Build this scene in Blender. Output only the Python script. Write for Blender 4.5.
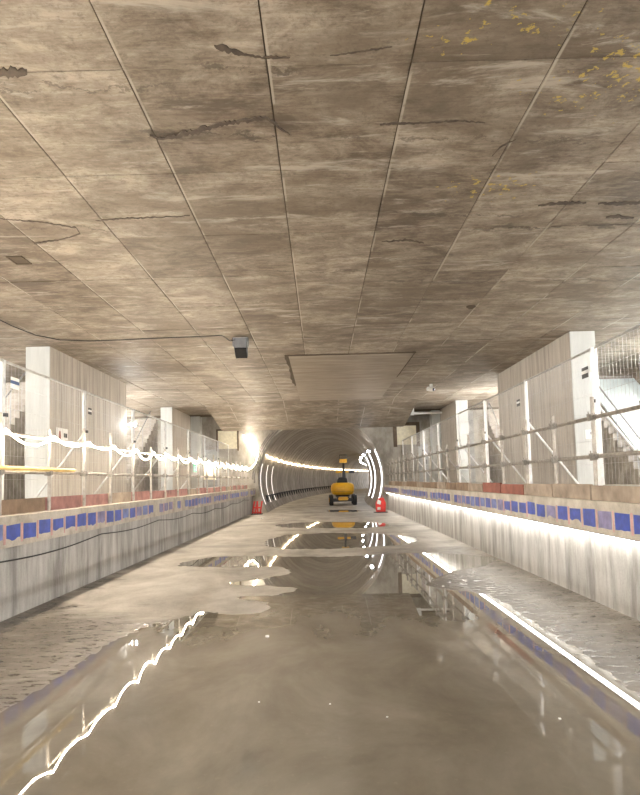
import bpy, bmesh, math, random
from mathutils import Vector, Matrix
random.seed(7)
PI = math.pi
scene = bpy.context.scene
for o in list(bpy.data.objects):
    bpy.data.objects.remove(o)
C = scene.collection

# ------------------------------------------------------------------ camera
F = 640.0                                   # focal length in pixels of the 640x795 frame
EYE = Vector((0, 0, 1.5))
PITCH, ROLL = math.radians(4.2), math.radians(1.5)
fwd = Vector((0, math.cos(PITCH), math.sin(PITCH)))
r0 = Vector((1, 0, 0)); u0 = Vector((0, -math.sin(PITCH), math.cos(PITCH)))
RGT = math.cos(ROLL) * r0 - math.sin(ROLL) * u0
UPV = math.sin(ROLL) * r0 + math.cos(ROLL) * u0
CY = 480 - F * math.tan(PITCH)              # the tunnel axis vanishes at pixel (320, 480)
cam = bpy.data.cameras.new('camera')
cam.sensor_fit = 'HORIZONTAL'; cam.sensor_width = 36; cam.lens = 36 * F / 640
cam.shift_y = (CY - 397.5) / 640
cam.clip_start = 0.05; cam.clip_end = 400
camo = bpy.data.objects.new('camera', cam); C.objects.link(camo)
M3 = Matrix((RGT, UPV, -fwd)).transposed()
camo.matrix_world = Matrix.Translation(EYE) @ M3.to_4x4()
scene.camera = camo

def ray(px, py):
    return (RGT * (px - 320) / F - UPV * (py - CY) / F + fwd)
def on_z(px, py, z=0.0):
    d = ray(px, py); t = (z - EYE.z) / d.z
    return EYE + d * t
def on_x(px, py, x):
    d = ray(px, py); return EYE + d * (x / d.x)
def on_y(px, py, y):
    d = ray(px, py); return EYE + d * (y / d.y)

# ------------------------------------------------------------------ world and exposure
w = bpy.data.worlds.new('world'); scene.world = w; w.use_nodes = True
bg = w.node_tree.nodes['Background']
bg.inputs[0].default_value = (1.0, 0.975, 0.94, 1); bg.inputs[1].default_value = 2.5
vs = scene.view_settings
vs.view_transform = 'Standard'; vs.look = 'None'; vs.gamma = 1; vs.use_curve_mapping = False
vs.exposure = 1.35
ROPE_E, LED_E, TUN_E, WORK_E = 82.0, 8.5, 8.0, 150.0

# ------------------------------------------------------------------ dimensions (metres)
CEIL = 4.7            # soffit height above the track bed
PLAT = 1.19           # platform height
LIPL, LIPR = -3.5, 3.02     # platform edge
WALL, WARR = -3.66, 3.17    # recessed trackway walls
HEAD = 31.0           # headwall with the tunnel mouth
Y0 = -11.0            # the station goes on behind the camera
HALL = 10.2           # outer hall walls
FENL, FENR = -4.35, 4.0
TR, TC = 3.05, 1.55   # tunnel radius, axis height
def lipl(y):  # the left platform narrows a little towards the tunnel
    return LIPL + 0.0125 * (y - 7)
def wall(y): return lipl(y) + WALL - LIPL

# ------------------------------------------------------------------ node helpers
def new_mat(name):
    m = bpy.data.materials.new(name); m.use_nodes = True
    nt = m.node_tree
    return m, nt, nt.nodes['Principled BSDF']
class NT:
    def __init__(s, nt): s.nt = nt
    def n(s, t, **k):
        nd = s.nt.nodes.new(t)
        for a, b in k.items(): setattr(nd, a, b)
        return nd
    def put(s, sock, v):
        if isinstance(v, bpy.types.NodeSocket): s.nt.links.new(v, sock)
        else: sock.default_value = v
    def math(s, op, a, b=0.0, clamp=False):
        nd = s.n('ShaderNodeMath', operation=op); nd.use_clamp = clamp
        s.put(nd.inputs[0], a); s.put(nd.inputs[1], b); return nd.outputs[0]
    def step(s, v, lo, hi):
        nd = s.n('ShaderNodeMapRange', interpolation_type='SMOOTHSTEP')
        s.put(nd.inputs[0], v); s.put(nd.inputs[1], lo); s.put(nd.inputs[2], hi); return nd.outputs[0]
    def mix(s, f, a, b):
        nd = s.n('ShaderNodeMix', data_type='RGBA')
        s.put(nd.inputs[0], f)
        for k, v in ((6, a), (7, b)):
            if isinstance(v, tuple) and len(v) == 3: v = v + (1,)
            s.put(nd.inputs[k], v)
        return nd.outputs[2]
    def pos(s):
        return s.n('ShaderNodeNewGeometry').outputs['Position']
    def obj(s):
        return s.n('ShaderNodeTexCoord').outputs['Object']
    def xyz(s, v):
        nd = s.n('ShaderNodeSeparateXYZ'); s.nt.links.new(v, nd.inputs[0]); return nd.outputs
    def scale(s, v, sc, loc=(0, 0, 0)):
        nd = s.n('ShaderNodeMapping'); s.nt.links.new(v, nd.inputs[0])
        nd.inputs['Scale'].default_value = sc; nd.inputs['Location'].default_value = loc
        return nd.outputs[0]
    def noise(s, v, sc, det=5, rough=0.6, dist=0.0):
        nd = s.n('ShaderNodeTexNoise'); s.nt.links.new(v, nd.inputs['Vector'])
        nd.inputs['Scale'].default_value = sc; nd.inputs['Detail'].default_value = det
        nd.inputs['Roughness'].default_value = rough; nd.inputs['Distortion'].default_value = dist
        return nd.outputs[0]
    def ramp(s, f, stops):
        nd = s.n('ShaderNodeValToRGB'); s.nt.links.new(f, nd.inputs[0])
        e = nd.color_ramp.elements
        while len(e) < len(stops): e.new(0.5)
        for q, (p, c) in zip(e, stops):
            q.position = p; q.color = c + (1,) if len(c) == 3 else c
        return nd.outputs[0]
    def bump(s, h, bsdf, strength=0.3, dist=0.01):
        nd = s.n('ShaderNodeBump'); s.nt.links.new(h, nd.inputs['Height'])
        nd.inputs['Strength'].default_value = strength; nd.inputs['Distance'].default_value = dist
        s.nt.links.new(nd.outputs[0], bsdf.inputs['Normal'])

MAT = {}
def plain(name, col, rough=0.5, metal=0.0, var=0.18, sc=6.0, spec=0.5):
    m, nt, b = new_mat(name); t = NT(nt)
    v = t.noise(t.obj(), sc, 4)
    lo = tuple(c * (1 - var) for c in col); hi = tuple(min(1, c * (1 + var)) for c in col)
    nt.links.new(t.ramp(v, [(0.3, lo), (0.7, hi)]), b.inputs['Base Color'])
    b.inputs['Roughness'].default_value = rough; b.inputs['Metallic'].default_value = metal
    b.inputs['Specular IOR Level'].default_value = spec
    MAT[name] = m; return m
def glow(name, col, strength):
    m, nt, b = new_mat(name)
    b.inputs['Base Color'].default_value = (0.9, 0.9, 0.9, 1)
    b.inputs['Emission Color'].default_value = col + (1,); b.inputs['Emission Strength'].default_value = strength
    MAT[name] = m; return m
def concrete(name, stops, sc=(1, 1, 1), scale=1.5, vary=0.0, *, rough=0.75, stain=0.35, stain_col=(0.12, 0.1, 0.08), grain=0.12, bump=0.25, light=None):
    m, nt, b = new_mat(name); t = NT(nt); p = t.pos()
    v = t.noise(t.scale(p, sc), scale, 7, 0.65)
    col = t.ramp(v, [(0.5 + (q - 0.5) * 0.7, cc) for q, cc in stops])
    big = t.noise(p, 0.7, 4, 0.6, 0.4)
    col = t.mix(t.math('MULTIPLY', t.step(big, 0.52, 0.72), stain), col, stain_col)
    if light:
        lt = t.noise(t.scale(p, sc, (9, 4, 2)), scale * 0.8, 5)
        col = t.mix(t.math('MULTIPLY', t.step(lt, 0.56, 0.72), 0.6), col, light)
    if vary:
        col = t.mix(t.math('MULTIPLY', t.n('ShaderNodeObjectInfo').outputs['Random'], vary), col, stain_col)
    gr = t.noise(p, 45, 3)
    col = t.mix(t.math('MULTIPLY', t.step(gr, 0.45, 0.7), grain), col, (0.05, 0.04, 0.03))
    nt.links.new(col, b.inputs['Base Color'])
    b.inputs['Roughness'].default_value = rough
    t.bump(t.math('ADD', gr, v), b, bump, 0.006)
    MAT[name] = m; return m

# ---- soffit concrete: formwork grain across the track, cracks, lime streaks and yellow paint specks
def ceiling_mat():
    m, nt, b = new_mat('ceiling_concrete'); t = NT(nt); p = t.pos(); x, y, z = t.xyz(p)
    rnd = t.n('ShaderNodeObjectInfo').outputs['Random']
    grain = t.noise(t.scale(p, (0.95, 1.6, 1)), 1.5, 10, 0.76, 0.35)
    fine = t.noise(t.scale(p, (2.2, 20, 1)), 2.0, 6, 0.7)
    f = t.math('ADD', t.math('MULTIPLY', grain, 0.72), t.math('MULTIPLY', fine, 0.20))
    f = t.math('ADD', f, t.math('MULTIPLY', rnd, 0.09))
    col = t.ramp(f, [(0.40, (0.12, 0.09, 0.066)), (0.47, (0.245, 0.202, 0.157)), (0.54, (0.355, 0.305, 0.247)), (0.62, (0.52, 0.465, 0.395))])
    blot = t.noise(t.scale(p, (0.6, 1.0, 1), (3, 7, 0)), 0.9, 5, 0.6, 0.6)
    col = t.mix(t.math('MULTIPLY', t.step(blot, 0.47, 0.64), 0.65), col, (0.16, 0.125, 0.09))
    mot = t.noise(p, 5.5, 7, 0.75, 0.4)
    col = t.mix(t.math('MULTIPLY', t.step(mot, 0.50, 0.66), 0.5), col, (0.15, 0.12, 0.088))
    pit = t.noise(p, 22, 5, 0.7)
    col = t.mix(t.math('MULTIPLY', t.step(pit, 0.52, 0.66), 0.4), col, (0.12, 0.095, 0.07))
    # lime bloom
    lime = t.noise(t.scale(p, (0.7, 3.0, 1), (11, 2, 0)), 1.2, 7, 0.7, 0.5)
    col = t.mix(t.math('MULTIPLY', t.step(lime, 0.56, 0.68), 0.75), col, (0.56, 0.52, 0.46))
    # long wet cracks across the pour
    wob = t.math('MULTIPLY', t.math('SUBTRACT', t.noise(p, 2.6, 7, 0.7), 0.5), 0.7)
    wid = t.noise(t.scale(p, (1, 1, 1), (5, 5, 5)), 3.0, 4)
    for (x0, x1, yc, slope, th, amt) in ((-1.55, -0.25, 5.78, 0.12, 0.12, 0.8), (-2.6, -1.1, 5.05, 0.05, 0.05, 0.6), (0.9, 2.6, 7.45, 0.1, 0.07, 0.6),
                                     (-0.85, -0.1, 4.78, 0.12, 0.07, 0.65), (-4.0, -2.6, 4.75, 0.0, 0.10, 0.7), (-5.2, -2.4, 7.9, 0.05, 0.06, 0.5), (2.2, 4.5, 8.1, 0.0, 0.12, 0.7),
                                     (0.0, 3.0, 5.75, 0.1, 0.05, 0.5), (-2.2, 1.0, 9.6, 0.1, 0.05, 0.5), (-6, 3.0, 11.3, 0.02, 0.06, 0.45), (1.0, 6.0, 10.2, 0.05, 0.09, 0.5)):
        d = t.math('ABSOLUTE', t.math('SUBTRACT', t.math('ADD', t.math('ADD', y, wob), t.math('MULTIPLY', x, -slope)), yc))
        hw = t.math('MULTIPLY', t.step(wid, 0.33, 0.72), th); k = t.step(d, hw, t.math('MULTIPLY', hw, 0.3))
        k = t.math('MULTIPLY', k, t.math('MULTIPLY', t.step(x, x0 - 0.15, x0 + 0.1), t.step(x, x1 + 0.15, x1 - 0.1)))
        col = t.mix(t.math('MULTIPLY', k, amt), col, (0.075, 0.058, 0.045))
    # pale grout ridges along the board joints
    fr = t.math('FRACT', t.math('DIVIDE', t.math('ADD', x, 0.335 + 11.15), 1.115))
    rid = t.math('MULTIPLY', t.step(fr, 0.030, 0.018), t.step(t.noise(t.scale(p, (1, 1, 1), (1, 8, 3)), 0.8, 5, 0.6), 0.47, 0.56))
    col = t.mix(t.math('MULTIPLY', rid, 0.7), col, (0.56, 0.52, 0.45))
    # yellow specks of spilled paint
    for (cx, cy, rx, ry) in ((1.2, 4.45, 0.5, 0.3), (1.6, 4.32, 0.5, 0.35), (2.5, 5.0, 0.9, 0.7), (1.9, 6.9, 0.7, 0.45)):
        dx = t.math('DIVIDE', t.math('SUBTRACT', x, cx), rx); dy = t.math('DIVIDE', t.math('SUBTRACT', y, cy), ry)
        dd = t.math('ADD', t.math('MULTIPLY', dx, dx), t.math('MULTIPLY', dy, dy))
        sp = t.math('ADD', t.noise(p, 11, 4, 0.65), t.math('MULTIPLY', dd, -0.10))
        col = t.mix(t.math('MULTIPLY', t.step(sp, 0.57, 0.61), 0.85), col, (0.62, 0.46, 0.10))
    nt.links.new(col, b.inputs['Base Color'])
    rg = t.n('ShaderNodeMapRange'); nt.links.new(grain, rg.inputs[0])
    rg.inputs[1].default_value = 0.3; rg.inputs[2].default_value = 0.7; rg.inputs[3].default_value = 0.45; rg.inputs[4].default_value = 0.68
    nt.links.new(rg.outputs[0], b.inputs['Roughness'])
    t.bump(t.math('ADD', grain, t.math('MULTIPLY', fine, 0.5)), b, 0.22, 0.008)
    MAT['ceiling_concrete'] = m
ceiling_mat()

# ---- track bed: pale where dry, brown and shinier where damp
def floor_mat():
    m, nt, b = new_mat('floor_concrete'); t = NT(nt); p = t.pos(); x, y, z = t.xyz(p)
    v = t.noise(t.scale(p, (0.8, 0.5, 1)), 1.3, 8, 0.68, 0.3)
    dry = t.ramp(v, [(0.34, (0.32, 0.295, 0.26)), (0.5, (0.47, 0.44, 0.395)), (0.66, (0.62, 0.59, 0.545))])
    wetc = t.ramp(v, [(0.34, (0.09, 0.073, 0.055)), (0.52, (0.15, 0.126, 0.098)), (0.68, (0.225, 0.195, 0.158))])
    wob = t.math('MULTIPLY', t.math('SUBTRACT', t.noise(t.scale(p, (0.45, 1, 1)), 0.9, 6, 0.65), 0.5), 5.0)
    yw = t.math('ADD', y, wob); xw = t.math('ADD', x, t.math('MULTIPLY', wob, 0.5))
    left = t.step(yw, 7.9, 7.0)
    right = t.math('MULTIPLY', t.step(xw, 0.7, 1.2), t.step(yw, 14.5, 12.5))
    gap = t.math('MULTIPLY', t.step(xw, -3.2, -3.5), t.step(yw, 16, 12))
    damp = t.math('MAXIMUM', t.math('MAXIMUM', left, right), gap)
    pat = t.step(t.noise(t.scale(p, (1.2, 3.0, 1), (4, 4, 0)), 2.2, 7, 0.7), 0.62, 0.50)
    damp = t.math('MULTIPLY', damp, t.math('ADD', t.math('MULTIPLY', pat, 0.4), 0.6))
    # the far bed has wide damp bands too
    band = t.step(t.noise(t.scale(p, (0.12, 0.5, 1), (2, 1, 0)), 1.0, 4), 0.54, 0.62)
    damp = t.math('MAXIMUM', damp, t.math('MULTIPLY', t.math('MULTIPLY', band, t.step(y, 12, 15)), 0.55))
    col = t.mix(damp, dry, wetc)
    gr = t.noise(p, 38, 4)
    col = t.mix(t.math('MULTIPLY', t.step(gr, 0.5, 0.72), 0.25), col, (0.07, 0.06, 0.05))
    nt.links.new(col, b.inputs['Base Color'])
    spk = t.noise(t.scale(p, (1, 2.2, 1)), 7, 5, 0.7)
    rr = t.math('SUBTRACT', 0.72, t.math('MULTIPLY', damp, t.math('ADD', 0.34, t.math('MULTIPLY', t.step(spk, 0.52, 0.60), 0.24))))
    nt.links.new(rr, b.inputs['Roughness'])
    t.bump(t.math('ADD', t.math('MULTIPLY', gr, 0.5), spk), b, 0.22, 0.006)
    MAT['floor_concrete'] = m
floor_mat()
def water_mat():
    m, nt, b = new_mat('shallow_water'); t = NT(nt); p = t.pos()
    v = t.noise(t.scale(p, (1.0, 0.6, 1)), 1.1, 7, 0.65, 0.4)
    col = t.ramp(v, [(0.32, (0.175, 0.158, 0.126)), (0.52, (0.245, 0.224, 0.183)), (0.7, (0.32, 0.297, 0.25))])
    g = t.noise(p, 20, 3)
    col = t.mix(t.math('MULTIPLY', t.step(g, 0.62, 0.72), 0.2), col, (0.36, 0.31, 0.24))
    nt.links.new(col, b.inputs['Base Color'])
    b.inputs['Roughness'].default_value = 0.012; b.inputs['IOR'].default_value = 1.5
    b.inputs['Coat Weight'].default_value = 0.3; b.inputs['Coat Roughness'].default_value = 0.01; b.inputs['Coat IOR'].default_value = 1.45
    MAT['shallow_water'] = m
water_mat()
concrete('wall_concrete', [(0.3, (0.26, 0.25, 0.235)), (0.5, (0.42, 0.41, 0.39)), (0.75, (0.58, 0.57, 0.55))], (1, 2.2, 0.35), 1.8, rough=0.7, stain=0.4, stain_col=(0.2, 0.18, 0.16), light=(0.66, 0.65, 0.63))
concrete('coping_concrete', [(0.3, (0.42, 0.38, 0.31)), (0.55, (0.58, 0.53, 0.45)), (0.8, (0.68, 0.64, 0.56))], (1, 1, 1), 3, rough=0.75, stain=0.3, stain_col=(0.3, 0.25, 0.18))
concrete('column_concrete', [(0.3, (0.38, 0.345, 0.30)), (0.5, (0.50, 0.46, 0.41)), (0.75, (0.60, 0.56, 0.50))], (5, 5, 0.25), 1.6, rough=0.7, stain=0.22, stain_col=(0.3, 0.26, 0.2))
concrete('column_white', [(0.3, (0.47, 0.485, 0.47)), (0.6, (0.54, 0.555, 0.54)), (0.8, (0.60, 0.61, 0.60))], (3, 3, 0.4), 1.2, rough=0.6, stain=0.12, stain_col=(0.6, 0.6, 0.55), grain=0.03, bump=0.08)
concrete('patch_concrete', [(0.3, (0.27, 0.225, 0.175)), (0.6, (0.37, 0.318, 0.255)), (0.8, (0.47, 0.41, 0.34))], (0.5, 2.2, 6), 1.5, rough=0.5, stain=0.15, grain=0.05)
concrete('hall_concrete', [(0.3, (0.16, 0.13, 0.10)), (0.5, (0.27, 0.23, 0.18)), (0.75, (0.38, 0.33, 0.27))], (0.6, 0.6, 1.4), 1.2, rough=0.8, stain=0.5)
concrete('head_concrete', [(0.3, (0.24, 0.22, 0.19)), (0.5, (0.38, 0.36, 0.32)), (0.75, (0.50, 0.48, 0.44))], (1, 1, 0.5), 1.6, rough=0.75, stain=0.45, stain_col=(0.2, 0.16, 0.09))
concrete('block_concrete', [(0.3, (0.30, 0.30, 0.30)), (0.6, (0.40, 0.40, 0.395)), (0.8, (0.48, 0.48, 0.47))], (1, 1, 1), 4, rough=0.85, stain=0.2)
concrete('ring_concrete', [(0.3, (0.22, 0.19, 0.165)), (0.5, (0.33, 0.295, 0.26)), (0.75, (0.44, 0.40, 0.36))], (0.5, 1, 0.5), 2.0, rough=0.6, stain=0.3, stain_col=(0.16, 0.13, 0.11), vary=0.55)
concrete('stair_concrete', [(0.3, (0.24, 0.215, 0.185)), (0.55, (0.34, 0.31, 0.275)), (0.8, (0.45, 0.42, 0.38))], (1, 1, 1), 3, rough=0.8, stain=0.3)
plain('galvanised', (0.50, 0.50, 0.49), 0.42, 0.75, 0.2, 9)
plain('galvanised_bright', (0.80, 0.81, 0.82), 0.38, 0.35, 0.1, 9)
plain('scaffold_tube', (0.40, 0.37, 0.33), 0.5, 0.55, 0.3, 12)
plain('coupler_steel', (0.30, 0.28, 0.25), 0.5, 0.7, 0.3, 20)
plain('yellow_tube', (0.72, 0.53, 0.20), 0.6, 0, 0.2, 5)
plain('board_tan', (0.37, 0.30, 0.235), 0.8, 0, 0.3, 4)
plain('board_brown', (0.27, 0.19, 0.13), 0.8, 0, 0.3, 4)
plain('board_red', (0.30, 0.105, 0.075), 0.75, 0, 0.3, 4)
plain('board_pink', (0.36, 0.185, 0.165), 0.75, 0, 0.3, 4)
plain('film_blue', (0.045, 0.085, 0.42), 0.35, 0, 0.35, 7)
plain('film_light', (0.15, 0.20, 0.47), 0.4, 0, 0.35, 7)
plain('film_violet', (0.23, 0.21, 0.38), 0.45, 0, 0.35, 7)
plain('strip_pink', (0.62, 0.36, 0.33), 0.6, 0, 0.2, 9)
plain('lift_yellow', (0.78, 0.42, 0.02), 0.35, 0, 0.12, 3)
plain('black_rubber', (0.018, 0.018, 0.02), 0.6, 0, 0.3, 9)
plain('dark_metal', (0.06, 0.06, 0.065), 0.45, 0.5, 0.3, 9)
plain('grey_metal', (0.34, 0.35, 0.36), 0.4, 0.4, 0.15, 8)
plain('dark_grey', (0.13, 0.135, 0.145), 0.5, 0.2, 0.2, 8)
plain('cable_black', (0.03, 0.028, 0.026), 0.6, 0, 0.2, 9)
plain('cable_grey', (0.20, 0.19, 0.18), 0.6, 0, 0.2, 9)
plain('white_paint', (0.82, 0.82, 0.80), 0.4, 0, 0.06, 4)
plain('hoarding_white', (0.74, 0.84, 0.86), 0.45, 0, 0.06, 2)
plain('barrier_red', (0.66, 0.035, 0.03), 0.4, 0, 0.15, 6)
plain('sign_green', (0.05, 0.45, 0.25), 0.4, 0, 0.1, 6)
plain('sheet_cream', (0.80, 0.76, 0.60), 0.6, 0, 0.12, 8)
plain('timber_dark', (0.13, 0.095, 0.065), 0.7, 0, 0.3, 6)
plain('recess_dark', (0.10, 0.075, 0.05), 0.8, 0, 0.2, 6)
plain('ink_blue', (0.05, 0.09, 0.20), 0.5, 0, 0.1, 6)
plain('ink_black', (0.03, 0.03, 0.03), 0.5, 0, 0.1, 6)
plain('lens_glass', (0.02, 0.02, 0.022), 0.12, 0, 0.1, 6)
glow('rope_glow', (1.0, 0.86, 0.68), ROPE_E)
glow('led_glow', (1.0, 0.96, 0.88), LED_E)
glow('tunnel_warm', (1.0, 0.80, 0.50), TUN_E)
glow('tunnel_cool', (0.93, 0.96, 1.0), TUN_E * 4)
glow('work_glow', (1.0, 0.97, 0.92), WORK_E)
glow('fill_cool', (0.74, 0.84, 1.0), WORK_E * 0.75)
glow('fill_strong', (1.0, 0.98, 0.94), WORK_E * 2.2)

# ------------------------------------------------------------------ mesh helpers
class MB:
    def __init__(s): s.v = []; s.f = []; s.smooth = False
    def box(s, x0, x1, y0, y1, z0, z1):
        b = len(s.v)
        s.v += [(x, y, z) for z in (z0, z1) for y in (y0, y1) for x in (x0, x1)]
        s.f += [tuple(b + i for i in q) for q in ((0, 2, 3, 1), (4, 5, 7, 6), (0, 1, 5, 4), (2, 6, 7, 3), (0, 4, 6, 2), (1, 3, 7, 5))]
        return s
    def tube(s, pts, r, n=6, closed=False):
        pts = [Vector(p) for p in pts]; b = len(s.v); m = len(pts)
        for i, p in enumerate(pts):
            if closed: d = pts[(i + 1) % m] - pts[i - 1]
            else: d = pts[min(i + 1, m - 1)] - pts[max(i - 1, 0)]
            d.normalize()
            ref = Vector((0, 0, 1)) if abs(d.z) < 0.9 else Vector((1, 0, 0))
            a = d.cross(ref).normalized(); c = a.cross(d)
            rr = r[i] if isinstance(r, (list, tuple)) else r
            for k in range(n):
                t = 2 * PI * k / n
                s.v.append(tuple(p + (a * math.cos(t) + c * math.sin(t)) * rr))
        for i in range(m if closed else m - 1):
            j = (i + 1) % m
            for k in range(n):
                l = (k + 1) % n
                s.f.append((b + i * n + k, b + j * n + k, b + j * n + l, b + i * n + l))
        if not closed:
            s.f.append(tuple(b + k for k in range(n)))
            s.f.append(tuple(b + (m - 1) * n + k for k in reversed(range(n))))
        return s
    def prism(s, pts, d):                    # polygon points (3D) pushed along vector d
        b = len(s.v); n = len(pts); d = Vector(d)
        s.v += [tuple(p) for p in pts] + [tuple(Vector(p) + d) for p in pts]
        s.f.append(tuple(b + i for i in reversed(range(n)))); s.f.append(tuple(b + n + i for i in range(n)))
        for i in range(n):
            j = (i + 1) % n
            s.f.append((b + i, b + j, b + n + j, b + n + i))
        return s
    def mesh(s, name, m, bevel=0):
        me = bpy.data.meshes.new(name); me.from_pydata(s.v, [], s.f)
        bm = bmesh.new(); bm.from_mesh(me)
        if bevel: bmesh.ops.bevel(bm, geom=bm.edges[:], offset=bevel, segments=2, affect='EDGES', profile=0.5)
        bmesh.ops.recalc_face_normals(bm, faces=bm.faces[:]); bm.to_mesh(me); bm.free()
        me.materials.append(MAT[m])
        if s.smooth:
            for p in me.polygons: p.use_smooth = True
        return me
def link(name, me, parent=None, loc=(0, 0, 0), rot=(0, 0, 0), scale=(1, 1, 1)):
    o = bpy.data.objects.new(name, me); C.objects.link(o)
    o.location = loc; o.rotation_euler = rot; o.scale = scale
    if parent is not None: o.parent = parent
    return o
def tag(o, label, cat, group=None):
    o['label'] = label; o['category'] = cat
    if group: o['group'] = group
    return o
def struct(name, mb=None, m=None, label=None):
    o = link(name, mb.mesh(name, m) if mb else None); o['kind'] = 'structure'
    if label: o['label'] = label
    return o
def thing(name, label, cat, loc=(0, 0, 0), rz=0.0, group=None):
    return tag(link(name, None, None, loc, (0, 0, rz)), label, cat, group)
def part(name, mb, m, parent, bevel=0, loc=(0, 0, 0), rot=(0, 0, 0)):
    return link(name, mb.mesh(name, m, bevel), parent, loc, rot)
def copy_tree(o, parent=None):
    c = o.copy(); C.objects.link(c)
    if parent is not None: c.parent = parent
    for ch in list(o.children): copy_tree(ch, c)
    return c

# ================================================================== THE SETTING
# track bed
struct('floor', MB().box(-HALL, HALL, Y0, HEAD, -0.4, 0), 'floor_concrete', 'concrete track bed, pale where dry and brown where damp')
struct('floor_platform_left', MB().prism([(lipl(Y0) - 0.55, Y0, 0.84), (lipl(HEAD) - 0.55, HEAD, 0.84), (-HALL, HEAD, 0.84), (-HALL, Y0, 0.84)], (0, 0, PLAT - 0.84)), 'coping_concrete', 'pale concrete platform slab behind the left coping')
struct('floor_platform_right', MB().box(LIPR + 0.55, HALL, Y0, HEAD, 0.84, PLAT), 'coping_concrete', 'pale concrete platform slab behind the right coping')
struct('wall_left', MB().prism([(wall(Y0), Y0, 0), (wall(HEAD), HEAD, 0), (wall(HEAD) - 0.3, HEAD, 0), (wall(Y0) - 0.3, Y0, 0)], (0, 0, 0.838)), 'wall_concrete', 'grey streaked concrete trackway wall in the shade of the coping')
struct('wall_right', MB().box(WARR, WARR + 0.3, Y0, HEAD, 0, 0.838), 'wall_concrete', 'pale concrete trackway wall washed by a light strip')
for sgn, nm in ((-1, 'wall_hall_left'), (1, 'wall_hall_right')):
    struct(nm, MB().box(*sorted((sgn * HALL, sgn * (HALL + 0.3))), Y0, HEAD, 0, CEIL + 0.3), 'hall_concrete', 'rough brown concrete outer wall of the platform hall')

# headwall with the round tunnel mouth
pts = [(-HALL, HEAD, 0)]
a0 = math.asin(-TC / TR)
for i in range(49):
    a = (PI - a0) + (a0 - (PI - a0)) * i / 48
    pts.append((TR * math.cos(a), HEAD, TC + TR * math.sin(a)))
pts += [(HALL, HEAD, 0), (HALL, HEAD, CEIL + 0.3), (-HALL, HEAD, CEIL + 0.3)]
struct('wall_end', MB().prism(pts, (0, 0.4, 0)), 'head_concrete', 'concrete headwall around the round tunnel mouth')
struct('trim_3', MB().prism([(-4.65, 25.6, CEIL - 0.001), (-4.65, HEAD - 0.9, 3.98), (-4.65, HEAD - 0.01, 3.98), (-4.65, HEAD - 0.01, CEIL - 0.001)], (8.67, 0, 0)), 'ceiling_concrete', 'concrete haunch sloping down over the tunnel mouth')
struct('trim_4', MB().box(-6.15, -5.72, HEAD - 0.6, HEAD - 0.01, PLAT, CEIL - 0.02), 'column_white', 'pale pier against the headwall left of the tunnel')
struct('trim_5', MB().box(5.35, 5.75, HEAD - 0.6, HEAD - 0.01, PLAT, CEIL - 0.02), 'column_white', 'pale pier against the headwall right of the tunnel')

# soffit: a backing slab and one panel for each formwork bay
ceil = struct('ceiling', MB().box(-HALL, HALL, Y0, HEAD, CEIL + 0.012, CEIL + 0.5), 'recess_dark', 'stained concrete soffit cast in formwork panels')
PX0, PXS, PY0, PYS = -0.335, 1.115, 4.73, 1.68
g = 0.006
panel = MB().box(-PXS / 2 + g, PXS / 2 - g, -PYS / 2 + 0.005, PYS / 2 - 0.005, 0, 0.03).mesh('ceiling_panel', 'ceiling_concrete')
rest = MB()
for j in range(-10, 17):
    for i in range(-9, 10):
        cx = PX0 + PXS * (i + 0.5); cy = PY0 + PYS * (j + 0.5)
        if cy + PYS / 2 > HEAD + 0.4 or cy - PYS / 2 < Y0: continue
        dz = random.uniform(-0.004, 0.004)
        if -6.3 < cx < 6.3 and cy > 1.5:
            link('ceiling_panel', panel, ceil, (cx, cy, CEIL + dz), (random.uniform(-.0012, .0012), random.uniform(-.0018, .0018), 0))
        else:
            rest.box(cx - PXS / 2 + g, cx + PXS / 2 - g, cy - PYS / 2 + g, cy + PYS / 2 - g, CEIL + dz, CEIL + 0.03)
o = part('outer_panels', rest, 'ceiling_concrete', ceil); o['kind'] = 'stuff'
# cast-in rectangle of smoother concrete, its edges broken
part('infill_panel', MB().box(-0.75, 2.45, 16.2, 25.4, CEIL - 0.035, CEIL + 0.01), 'patch_concrete', ceil)
rag = MB()
for (x0, y0, x1, y1, wd) in ((-0.77, 16.1, -0.77, 21.3, 0.09), (-0.8, 16.15, 2.5, 16.15, 0.05), (2.47, 16.1, 2.47, 20.0, 0.07)):
    n = 14; L = []; Rr = []
    for k in range(n + 1):
        t = k / n; px = x0 + (x1 - x0) * t; py = y0 + (y1 - y0) * t
        nx, ny = (1, 0) if x0 == x1 else (0, 1)
        a = wd * random.uniform(.3, 1.2); b_ = wd * random.uniform(.2, 1.0)
        L.append((px - nx * a, py - ny * a, CEIL - 0.03)); Rr.append((px + nx * b_ * .3, py + ny * b_ * .3, CEIL - 0.03))
    for k in range(n):
        rag.prism([L[k], L[k + 1], Rr[k + 1], Rr[k]], (0, 0, 0.028))
part('broken_edge', rag, 'recess_dark', ceil)
q = on_z(19, 260, CEIL)
bx = MB(); 
for (a, b, c_, d) in ((-.11, .11, -.16, -.13), (-.11, .11, .13, .16), (-.11, -.09, -.13, .13), (.09, .11, -.13, .13)): bx.box(a, b, c_, d, -0.012, 0.0)
bx.box(-.09, .09, -.13, .13, -0.006, 0)
part('recess_box', bx, 'recess_dark', ceil, loc=(q.x, q.y, CEIL))
q = on_z(471, 306, CEIL)
part('soffit_socket', MB().tube([(0, 0, 0), (0, 0, -0.02)], 0.09, 12).box(-.04, .04, -.04, .04, -0.05, 0), 'recess_dark', ceil, loc=(q.x, q.y, CEIL))

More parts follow.
